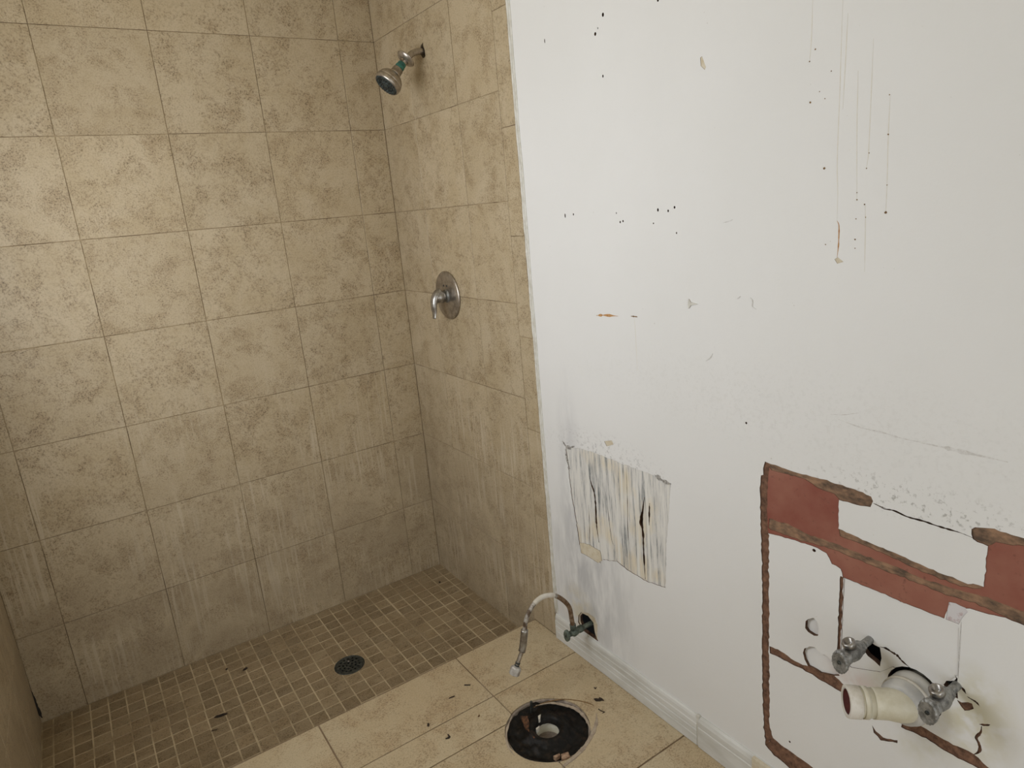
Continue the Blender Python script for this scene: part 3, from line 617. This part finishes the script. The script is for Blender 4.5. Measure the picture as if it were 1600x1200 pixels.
# ------------------------------------------------------------------ floor trim along the white wall (two lengths)
def baseboard(y0, y1, top, grooves, label, th=.012):
    prof = [(0, .0016), (th, .0016), (th, .030), (th - .0018, .032), (th, .034), (th, top * .52), (th - .0026, top * .54), (th - .0004, top * .57), (th - .0004, top * .74), (th - .0022, top * .77), (th - .003, top * .90), (th * .55, top * .97), (.003, top), (0, top)] if grooves else \
           [(0, .0016), (th, .0016), (th, top * .66), (th - .0018, top * .68), (th - .001, top * .86), (th * .6, top * .95), (.003, top), (0, top)]
    bm = bmesh.new(); n = 24; rings = []
    for i in range(n + 1):
        y = y0 + (y1 - y0) * i / n
        rings.append([bm.verts.new((XW - px + .0005 * noise.noise(Vector((y * 9, pz * 30, 4))), y, pz + (.0014 * noise.noise(Vector((y * 8, 2, 1))) if pz > .06 else 0))) for px, pz in prof])
    for a, b_ in zip(rings, rings[1:]):
        for k in range(len(prof)): bm.faces.new((a[k], a[(k + 1) % len(prof)], b_[(k + 1) % len(prof)], b_[k]))
    bm.faces.new(rings[0]); bm.faces.new(rings[-1][::-1]); bmesh.ops.recalc_face_normals(bm, faces=bm.faces[:])
    o = obj('baseboard_right', bm, 'trim'); tag(o, label, None, None, 'structure'); return o
b1 = baseboard(-1.611, -.9475, .098, True, 'grooved white floor trim beside the shower')
b2 = baseboard(-3.6, -1.617, .101, False, 'plain white floor trim under the vanity outline', .0135)
obj('joint_filler', sheet(ribbon([(-1.614, .002), (-1.613, .05), (-1.6145, .104)], .008, False, .4, 6), [], -.0105, -.002, lambda u, v, d: (XW + d, u, v)), 'caulk', b1)
obj('bare_patch', sheet([(-1.80, .06), (-1.85, .06), (-1.85, .101), (-1.80, .1005)], [], -.0142, -.004, lambda u, v, d: (XW + d, u, v)), 'tan', b2)

# ------------------------------------------------------------------ shower head
sh = thing('showerhead', (.01, -.4, 2.104), 'brushed nickel shower head on a bent arm with a loose wall flange', 'shower head')
arm = catmull([(.055, -.4, 2.106), (.02, -.4, 2.1045), (-.012, -.4, 2.1025), (-.037, -.4, 2.0965), (-.057, -.4, 2.083), (-.0745, -.4, 2.066), (-.098, -.4, 2.0435)], 8)
obj('arm', tube(arm, .0108, 18), 'steel', sh, True)
ax = Vector((-.70, 0, -.70)).normalized(); c0 = Vector((-.0735, -.4, 2.072))
obj('wall_flange', lathe([(.0112, .004), (.020, .004), (.030, -.001), (.0345, -.006), (.0345, -.0075), (.029, -.003), (.020, .0015), (.0112, .002)], c0, ax, 40, close=True), 'steel', sh, True)
g0 = Vector((-.0835, -.4, 2.0605))
obj('threaded_collar', lathe([(.0, 0), (.0135, 0), (.0150, .003), (.0150, .010), (.0165, .014), (.0165, .022), (.012, .027), (0, .027)], g0, ax, 24), 'patina', sh, False)
n0 = g0 + ax * .025
obj('swivel_nut', lathe([(0, 0), (.0165, 0), (.0185, .003), (.0195, .020), (.0205, .021), (.0205, .025), (.018, .027), (0, .027)], n0, ax, 32), 'steel', sh, True)
h0 = n0 + ax * .025
obj('head_shell', lathe([(.012, -.004), (.020, .001), (.033, .008), (.0425, .019), (.047, .031), (.0475, .034), (.0462, .0355), (.0478, .037), (.0472, .048), (.0445, .053), (.0425, .053), (.0425, .049), (0, .049)], h0, ax, 48), 'steel', sh, True)
face = obj('spray_face', lathe([(.0424, .048), (.0415, .0535), (.030, .0545), (.029, .052), (.020, .0525), (.019, .0545), (0, .055)], h0, ax, 48), 'darkface', sh, True)
nb = bmesh.new(); u = ax.orthogonal().normalized(); v = ax.cross(u)
for rr, n in ((.036, 22), (.025, 14), (.012, 7)):
    for k in range(n):
        a = 2 * math.pi * k / n; lathe([(.0022, 0), (.0018, .004), (0, .0045)], h0 + ax * .053 + (u * math.cos(a) + v * math.sin(a)) * rr, ax, 6, nb)
obj('spray_nozzles', nb, 'iron', face)

# ------------------------------------------------------------------ shower mixer
VY, VZ = -.392, 1.2325
sv = thing('shower_mixer', (0, VY, VZ), 'round brushed nickel shower mixer plate with curved lever', 'shower valve')
obj('wall_plate', lathe([(0, .0005), (.093, .0005), (.094, .003), (.0925, .006), (.088, .0075), (.084, .0085), (.070, .0095), (0, .010)], (-.0002, VY, VZ), (-1, 0, 0), 72), 'steel', sv, True)
obj('sleeve', lathe([(0, .009), (.026, .009), (.026, .012), (.019, .014), (.0175, .026), (0, .026)], (0, VY, VZ - .002), (-1, 0, 0), 40), 'tarnish', sv, True)
obj('lever_hub', lathe([(0, .023), (.022, .023), (.0245, .027), (.0245, .036), (.023, .046), (.0185, .054), (.010, .059), (0, .060)], (0, VY, VZ - .002), (-1, 0, 0), 40), 'chrome', sv, True)
lv = bmesh.new(); pts = catmull([(-.034, VY, VZ + .012), (-.050, VY, VZ + .006), (-.064, VY, VZ - .014), (-.069, VY, VZ - .038), (-.069, VY, VZ - .060), (-.073, VY, VZ - .081)], 6)
prev = None
for i, p in enumerate(pts):
    t = i / (len(pts) - 1); tan = (pts[min(i + 1, len(pts) - 1)] - pts[max(i - 1, 0)]).normalized(); yv = Vector((0, 1, 0)); nv = tan.cross(yv).normalized()
    wy, wn = .0215 - .009 * t, .0195 * (1 - t) ** 1.4 + .0042
    ring = [lv.verts.new(p + yv * wy * math.cos(k * .3927) + nv * wn * math.sin(k * .3927)) for k in range(16)]
    if prev:
        for k in range(16): lv.faces.new((prev[k], prev[(k + 1) % 16], ring[(k + 1) % 16], ring[k]))
    else: lv.faces.new(ring[::-1])
    prev = ring
lv.faces.new(prev); bmesh.ops.recalc_face_normals(lv, faces=lv.faces[:])
obj('lever', lv, 'chrome', sv, True)
for s in (-1, 1): obj('plate_screw', lathe([(0, 0), (.0042, 0), (.0038, .002), (0, .0026)], (-.0092, VY + s * .012, VZ + .038), (-1, 0, 0), 12), 'iron', sv, True)

# ------------------------------------------------------------------ floor drain
dr = thing('floor_drain', (DR[0], DR[1], PAN), 'round black perforated drain cover in the mosaic shower floor', 'drain')
obj('rim', lathe([(DRR - .006, -.02), (DRR - .006, .0012), (DRR - .002, .002), (DRR + .001, .0), (DRR + .001, -.004), (DRR - .002, -.02)], (DR[0], DR[1], PAN), (0, 0, 1), 48, close=True), 'iron', dr, True)
hl = []
for rr, n, hr in ((.038, 14, .0048), (.024, 9, .0046), (.0105, 4, .0044)):
    for k in range(n): hl.append(circle(DR[0] + rr * math.cos(2 * math.pi * k / n), DR[1] + rr * math.sin(2 * math.pi * k / n), hr, 8))
obj('grate', sheet(circle(*DR, DRR - .0065, 48), hl, PAN + .0008, PAN - .003, lambda u, v, d: (u, v, d)), 'iron', dr)
obj('grate_screw', lathe([(0, 0), (.0045, 0), (.004, .003), (0, .004)], (DR[0] + .004, DR[1] + .020, PAN + .0008), (0, 0, 1), 12), 'chrome', dr, True)
obj('sump', lathe([(DRR - .007, -.02), (DRR - .008, -.075), (0, -.078)], (DR[0], DR[1], PAN), (0, 0, 1), 32), 'cavity', dr)

# ------------------------------------------------------------------ toilet flange in the floor
tf = thing('toilet_flange', (FC[0], FC[1], 0), 'black wax covered toilet flange hole broken into the tan floor tiles', 'toilet flange')
wx = bmesh.new(); rg = []; nr, na = 22, 72
for i in range(nr + 1):
    t = i / nr; r0 = .0345 + (.1295 - .0345) * t; ring = []
    for k in range(na):
        a = 2 * math.pi * k / na
        prof = -.012 if t < .02 else (.012 * math.sin(min(1, (t - .0) / .36) * math.pi) - .004 if t < .36 else -.004 - .008 * math.sin((t - .36) / .64 * math.pi) - .004 * (t > .95))
        x, y = math.cos(a) * r0, math.sin(a) * r0
        am = .0018 if t < .36 else .0075
        z = prof + am * (noise.noise(Vector((x * 42, y * 42, 1))) + .7 * noise.noise(Vector((x * 110, y * 110, 5))))
        ring.append(wx.verts.new((FC[0] + x, FC[1] + y, z - .002)))
    rg.append(ring)
for a, b_ in zip(rg, rg[1:]):
    for k in range(na): wx.faces.new((a[k], a[(k + 1) % na], b_[(k + 1) % na], b_[k]))
bmesh.ops.recalc_face_normals(wx, faces=wx.faces[:])
obj('wax_ring', wx, 'tar', tf, True)
obj('waste_pipe', lathe([(.0440, -.14), (.0440, -.008), (.0430, -.006), (.0395, -.007), (.0390, -.14)], (FC[0], FC[1], 0), (0, 0, 1), 40), 'pvc', tf, True)
obj('pipe_plug', lathe([(0, -.048), (.0389, -.048), (.0389, -.06), (0, -.06)], (FC[0], FC[1], 0), (0, 0, 1), 32), 'mortar', tf)
obj('pit_bed', lathe([(.0441, -.03), (FR + .003, -.026), (FR + .003, -.06), (.0441, -.06)], (FC[0], FC[1], 0), (0, 0, 1), 48), 'mortar', tf)
obj('broken_mortar_rim', lathe([(FR - .006, -.006), (FR - .001, -.003), (FR + .002, -.010), (FR - .004, -.028), (FR - .010, -.028)], (FC[0], FC[1], 0), (0, 0, 1), 72, rmod=lambda k: 1 + .025 * noise.noise(Vector((math.cos(k * .0873) * 3, math.sin(k * .0873) * 3, 8))), close=True), 'mortar', tf)
bx, by = POLY['fl_bolt'][0]
obj('closet_bolt', lathe([(0, -.01), (.0042, -.01), (.0040, .030), (.003, .031), (0, .031)], (bx - .003, by - .010, 0), (.05, .0, 1), 10), 'iron', tf)
def flake(name, poly, z0, z1, mat, parent): return obj(name, sheet(poly, [], z1, z0, lambda u, v, d: (u, v, d)), mat, parent)
flake('rust_flake', POLY['fl_rust'], -.006, .0045, 'rustchunk', tf)
flake('tile_chip', POLY['fl_tan'], -.008, .006, 'chip', tf); flake('tile_chip', POLY['fl_tan2'], -.010, .003, 'chip', tf)
flake('white_chip', POLY['fl_white1'], -.002, .011, 'whiteplastic', tf); flake('white_chip', POLY['fl_white2'], -.002, .011, 'whiteplastic', tf)
flake('mortar_strip', POLY['fl_strip'], -.006, .002, 'residue', tf)
# sealant left from the toilet foot, curved lines on the tiles
for k, wd, mt in (('arc1', .004, 'spot'), ('arc2', .009, 'residue'), ('arc3', .012, 'residue'), ('arc4', .006, 'residue')):
    obj('sealant_residue', sheet(ribbon(POLY[k], wd, True, .3), [], .0011, -.0008, lambda u, v, d: (u, v, d)), mt, fl)

# ------------------------------------------------------------------ shut-off valves
def oval_handle(cx, cy, cz, th, ry, rz, mat, parent):
    bm = bmesh.new(); n = 36; R3 = []
    for x, s in ((0, .86), (-th * .25, 1), (-th * .8, 1), (-th, .86), (-th * .92, .5)):
        R3.append([bm.verts.new((cx + x, cy + ry * s * (1 + .05 * (k % 2)) * math.cos(2 * math.pi * k / n), cz + rz * s * (1 + .05 * (k % 2)) * math.sin(2 * math.pi * k / n))) for k in range(n)])
    for a, b_ in zip(R3, R3[1:]):
        for k in range(n): bm.faces.new((a[k], a[(k + 1) % n], b_[(k + 1) % n], b_[k]))
    bm.faces.new(R3[0][::-1]); bm.faces.new(R3[-1]); bmesh.ops.recalc_face_normals(bm, faces=bm.faces[:])
    h = obj('handle', bm, mat, parent)
    obj('handle_screw', lathe([(0, 0), (.0042, 0), (.0036, .002), (0, .0025)], (cx - th * .92, cy, cz), (-1, 0, 0), 10), 'iron', h, True)
    return h
def vanity_valve(y, z, label):
    t = thing('shutoff_valve', (XW, y, z), label, 'valve', 'sink shut-off valves')
    X = (-1, 0, 0)
    obj('stub_pipe', lathe([(0, -.08), (.0085, -.08), (.0085, .045), (0, .045)], (0, y, z), X, 16), 'tarnish', t, True)
    obj('compression_nut', lathe([(0, .028), (.0135, .028), (.0145, .031), (.0145, .042), (.0125, .046), (0, .046)], (0, y, z), X, 6), 'tarnish', t)
    obj('valve_body', lathe([(0, .042), (.0125, .042), (.016, .048), (.0175, .058), (.016, .070), (.0135, .078), (.0145, .081), (.0145, .089), (.008, .092), (.007, .100), (0, .100)], (0, y, z), X, 24), 'tarnish', t, True)
    ou = Vector((-.35, .15, 1)).normalized()
    obj('outlet', lathe([(0, .006), (.011, .006), (.011, .018), (.0135, .019), (.0135, .030), (.0115, .032), (.0085, .032), (.0075, .020), (0, .020)], (-.060, y, z), ou, 20), 'chrome', t, True)
    oval_handle(-.096, y, z, .013, .0165, .0255, 'tarnish', t)
    return t
vanity_valve(-2.081, .602, 'tarnished shut-off valve above the open white drain pipe')
vanity_valve(-2.250, .594, 'tarnished shut-off valve just right of the white drain pipe')

TY, TZ = -1.122, .139
tv = thing('toilet_supply_valve', (XW, TY, TZ), 'green tarnished supply valve with a hose arching over the floor', 'valve')
X = (-1, 0, 0)
obj('stub_pipe', lathe([(0, -.09), (.008, -.09), (.008, .03), (0, .03)], (0, TY, TZ), X, 16), 'verdigris', tv, True)
obj('valve_body', lathe([(0, .018), (.0115, .018), (.0125, .022), (.0125, .034), (.010, .037), (.0125, .043), (.0145, .052), (.0145, .060), (.010, .066), (.008, .080), (0, .080)], (0, TY, TZ), X, 20), 'verdigris', tv, True)
obj('outlet', lathe([(0, 0), (.009, 0), (.009, .016), (.0108, .017), (.0108, .032), (.008, .034), (0, .034)], (-.056, TY, TZ), (-.1, -.05, 1), 16), 'verdigris', tv, True)
oval_handle(-.079, TY, TZ, .012, .0125, .0205, 'verdigris', tv)
hp = catmull([(-.0595, -1.124, .170), (-.0645, -1.127, .198), (-.074, -1.13, .2487), (-.105, -1.13, .2933), (-.1397, -1.13, .3199), (-.1827, -1.13, .3289), (-.2172, -1.13, .3136), (-.2428, -1.13, .2832), (-.2538, -1.13, .2486), (-.2620, -1.13, .210), (-.2700, -1.13, .180), (-.2830, -1.13, .156), (-.295, -1.13, .135), (-.3035, -1.13, .1195)], 8)
n = len(hp) - 1
def seg(a, b_): return hp[int(a * n):int(b_ * n) + 1]
obj('hose', tube(seg(0, .72), .0070, 14), 'hose', tv, True)
obj('rusty_crimp', tube(seg(.0, .09), .0078, 14), 'rusthose', tv, True)
obj('rusted_length', tube(seg(.09, .27), .0076, 14), 'rusthose', tv, True)
obj('white_sleeve', tube(seg(.29, .45), .0080, 14), 'whiteplastic', tv, True)
obj('crimp_sleeve', tube(seg(.63, .79), .0118, 14), 'chrome', tv, True)
obj('tail_tube', tube(seg(.78, .97), .0068, 12), 'steel', tv, True)
dn = (hp[-1] - hp[-6]).normalized()
cn = obj('coupling_nut', lathe([(.006, -.004), (.0150, 0), (.0175, .004), (.0175, .023), (.0165, .025), (.0125, .025), (.012, .008), (0, .008)], hp[-1] - dn * .010, dn, 8), 'nutgrey', tv)
for k in (.90, .93): obj('crimp_band', tube(seg(k, k + .02), .0080, 12), 'iron', tv, True)

# ------------------------------------------------------------------ open drain pipe for the sink
PY_, PZ_ = -2.1755, .5275
dp = thing('sink_drain_pipe', (XW, PY_, PZ_), 'open yellowed white plastic drain pipe elbow sticking out of the wall', 'drain pipe')
P_ = Vector((0, PY_, PZ_))
obj('pipe_in_wall', lathe([(0, -.08), (.036, -.08), (.036, .01), (0, .01)], P_, (-1, 0, 0), 32), 'pvc', dp, True)
obj('rubber_coupling', lathe([(0, -.012), (.046, -.012), (.0475, -.006), (.0475, .008), (.0450, .011), (.0450, .018), (.0465, .021), (.0465, .036), (.044, .041), (.042, .046), (.036, .049), (0, .049)], P_, (-1, 0, 0), 48), 'rubber', dp, True)
cl_ = obj('clamp_band', lathe([(.0490, .0215), (.0490, .0275), (.0455, .0275), (.0455, .0215)], P_, (-1, 0, 0), 48, close=True), 'whiteplastic', dp, True)
d2 = Vector((-.74, .67, .05)).normalized(); e0 = P_ + Vector((-.030, 0, 0))
el = [e0, e0 + Vector((-.010, .001, 0)), e0 + Vector((-.020, .006, .0)), e0 + Vector((-.020, .006, 0)) + d2 * .016, e0 + Vector((-.020, .006, 0)) + d2 * .046]
obj('elbow', tube(catmull(el, 6), .0345, 36, True, None, lambda t: .0385 - .0085 * min(1, t * 1.25)), 'pvc', dp, True)
q0 = el[-1]
obj('pipe', lathe([(0, -.004), (.0285, -.004), (.0285, .034), (.0225, .034), (.0225, .0), (0, .0)], q0, d2, 40), 'pvc', dp, True)
obj('pipe_shoulder', lathe([(.0286, .010), (.0312, .010), (.0312, .020), (.0286, .020)], q0, d2, 40, close=True), 'pvc', dp, True)
en = obj('end_nut', lathe([(.0265, .024), (.0305, .024), (.0318, .027), (.0318, .046), (.0305, .049), (.0245, .049), (.0240, .024)], q0, d2, 40, rmod=lambda k: 1 + (.035 if k % 10 == 0 else 0), close=True), 'whiteplastic', dp, True)
obj('inner_lining', lathe([(.0239, .0475), (.0239, .012), (0, .012)], q0, d2, 40), 'maroon', dp, True)

# ------------------------------------------------------------------ crumbs and flakes on the floors
def bit(name, xy, z, outline, th, mat, label, group):
    o = obj(name, sheet([(xy[0] + a, xy[1] + b_) for a, b_ in outline], [], z + th, z - .0004, lambda u, v, d: (u, v, d)), mat)
    return tag(o, label, 'debris', group)
# floor directions seen in the picture: right = (.80,-.60) roughly, away = (.6,.8)
def orient(pts): return [(a * .80 + b_ * .60, -a * .60 + b_ * .80) for a, b_ in pts]
G1, G2 = 'crumbs on the tan floor tiles', 'crumbs on the mosaic shower floor'
bit('bark_flake', POLY['d_bug'], 0, orient([(-.014, .004), (-.008, -.005), (.004, -.006), (.012, -.003), (.017, -.005), (.012, .004), (.004, .009), (.001, .003), (-.008, .005)]), .004, 'debris', 'black flake between toilet hole and white floor trim', G1)
bit('paint_shaving', POLY['d_curl'], 0, orient([(-.010, .010), (-.002, .002), (.009, -.004), (.002, -.008), (.003, -.006), (.011, -.003), (-.001, .004), (-.009, .012)]), .002, 'debris', 'thin dark curl just below the black flake', G1)
bit('dark_chip', POLY['d_vee'], 0, orient([(-.004, .005), (0, -.004), (.005, .005), (.003, .005), (0, 0), (-.002, .006)]), .002, 'debris', 'tiny dark v-shaped chip above the black flake', G1)
bit('dark_splinter', POLY['d_stick1'], 0, orient([(-.010, -.001), (.010, -.0015), (.011, .001), (-.009, .002)]), .003, 'debris', 'level dark splinter on the shower edge, nearest the hose', G1)
bit('dark_splinter', POLY['d_stick2'], 0, orient([(-.009, -.006), (.008, .002), (.009, .005), (.004, .004), (-.008, -.003)]), .003, 'debris', 'slanted dark splinter, second from the hose end', G1)
bit('dark_crumb', POLY['d_speck'], 0, orient([(-.003, .005), (-.002, -.005), (.003, -.008), (.004, .001), (.001, .006)]), .003, 'debris', 'small black crumb on the shower edge above the long joint', G1)
bit('hooked_twig', POLY['d_hook'], 0, orient([(-.006, -.008), (.005, -.006), (.008, .0), (0, .010), (-.003, .010), (.002, .001), (-.001, -.004), (-.007, -.006)]), .003, 'debris', 'hooked black twig on the narrow tile strip left of toilet hole', G1)
bit('brown_crumb', POLY['d_brown'], 0, orient([(-.002, -.004), (.003, -.003), (.003, .004), (0, .005)]), .002, 'woodbrown', 'tiny brown crumb on the narrow tile strip', G1)
bit('dead_leaf', POLY['p_leaf'], PAN, orient([(-.020, -.008), (-.010, -.008), (.006, -.002), (.020, .010), (.012, .012), (-.004, .006), (-.016, .0)]), .004, 'debris', 'black leaf on the mosaic floor, largest crumb there', G2)
bit('dark_crumb', POLY['p_bug'], PAN, orient([(-.006, -.008), (.003, -.004), (.007, .006), (.003, .010), (-.003, .005)]), .004, 'debris', 'black crumb on the mosaic floor beyond the leaf', G2)
bit('dark_crumb', POLY['p_speck'], PAN, orient([(-.003, -.003), (.003, -.003), (.003, .004), (-.002, .005)]), .003, 'debris', 'tiny black speck left of the far mosaic crumb', G2)
bit('dark_splinter', POLY['p_stick'], PAN, orient([(-.009, -.004), (.008, .001), (.009, .003), (-.008, -.001)]), .002, 'debris', 'short dark splinter on the mosaic below the leaf', G2)
bit('dark_crumb', POLY['p_dot'], PAN, orient([(-.004, -.004), (.004, -.004), (.004, .004), (-.003, .005)]), .003, 'debris', 'black speck in the far mosaic corner', G2)
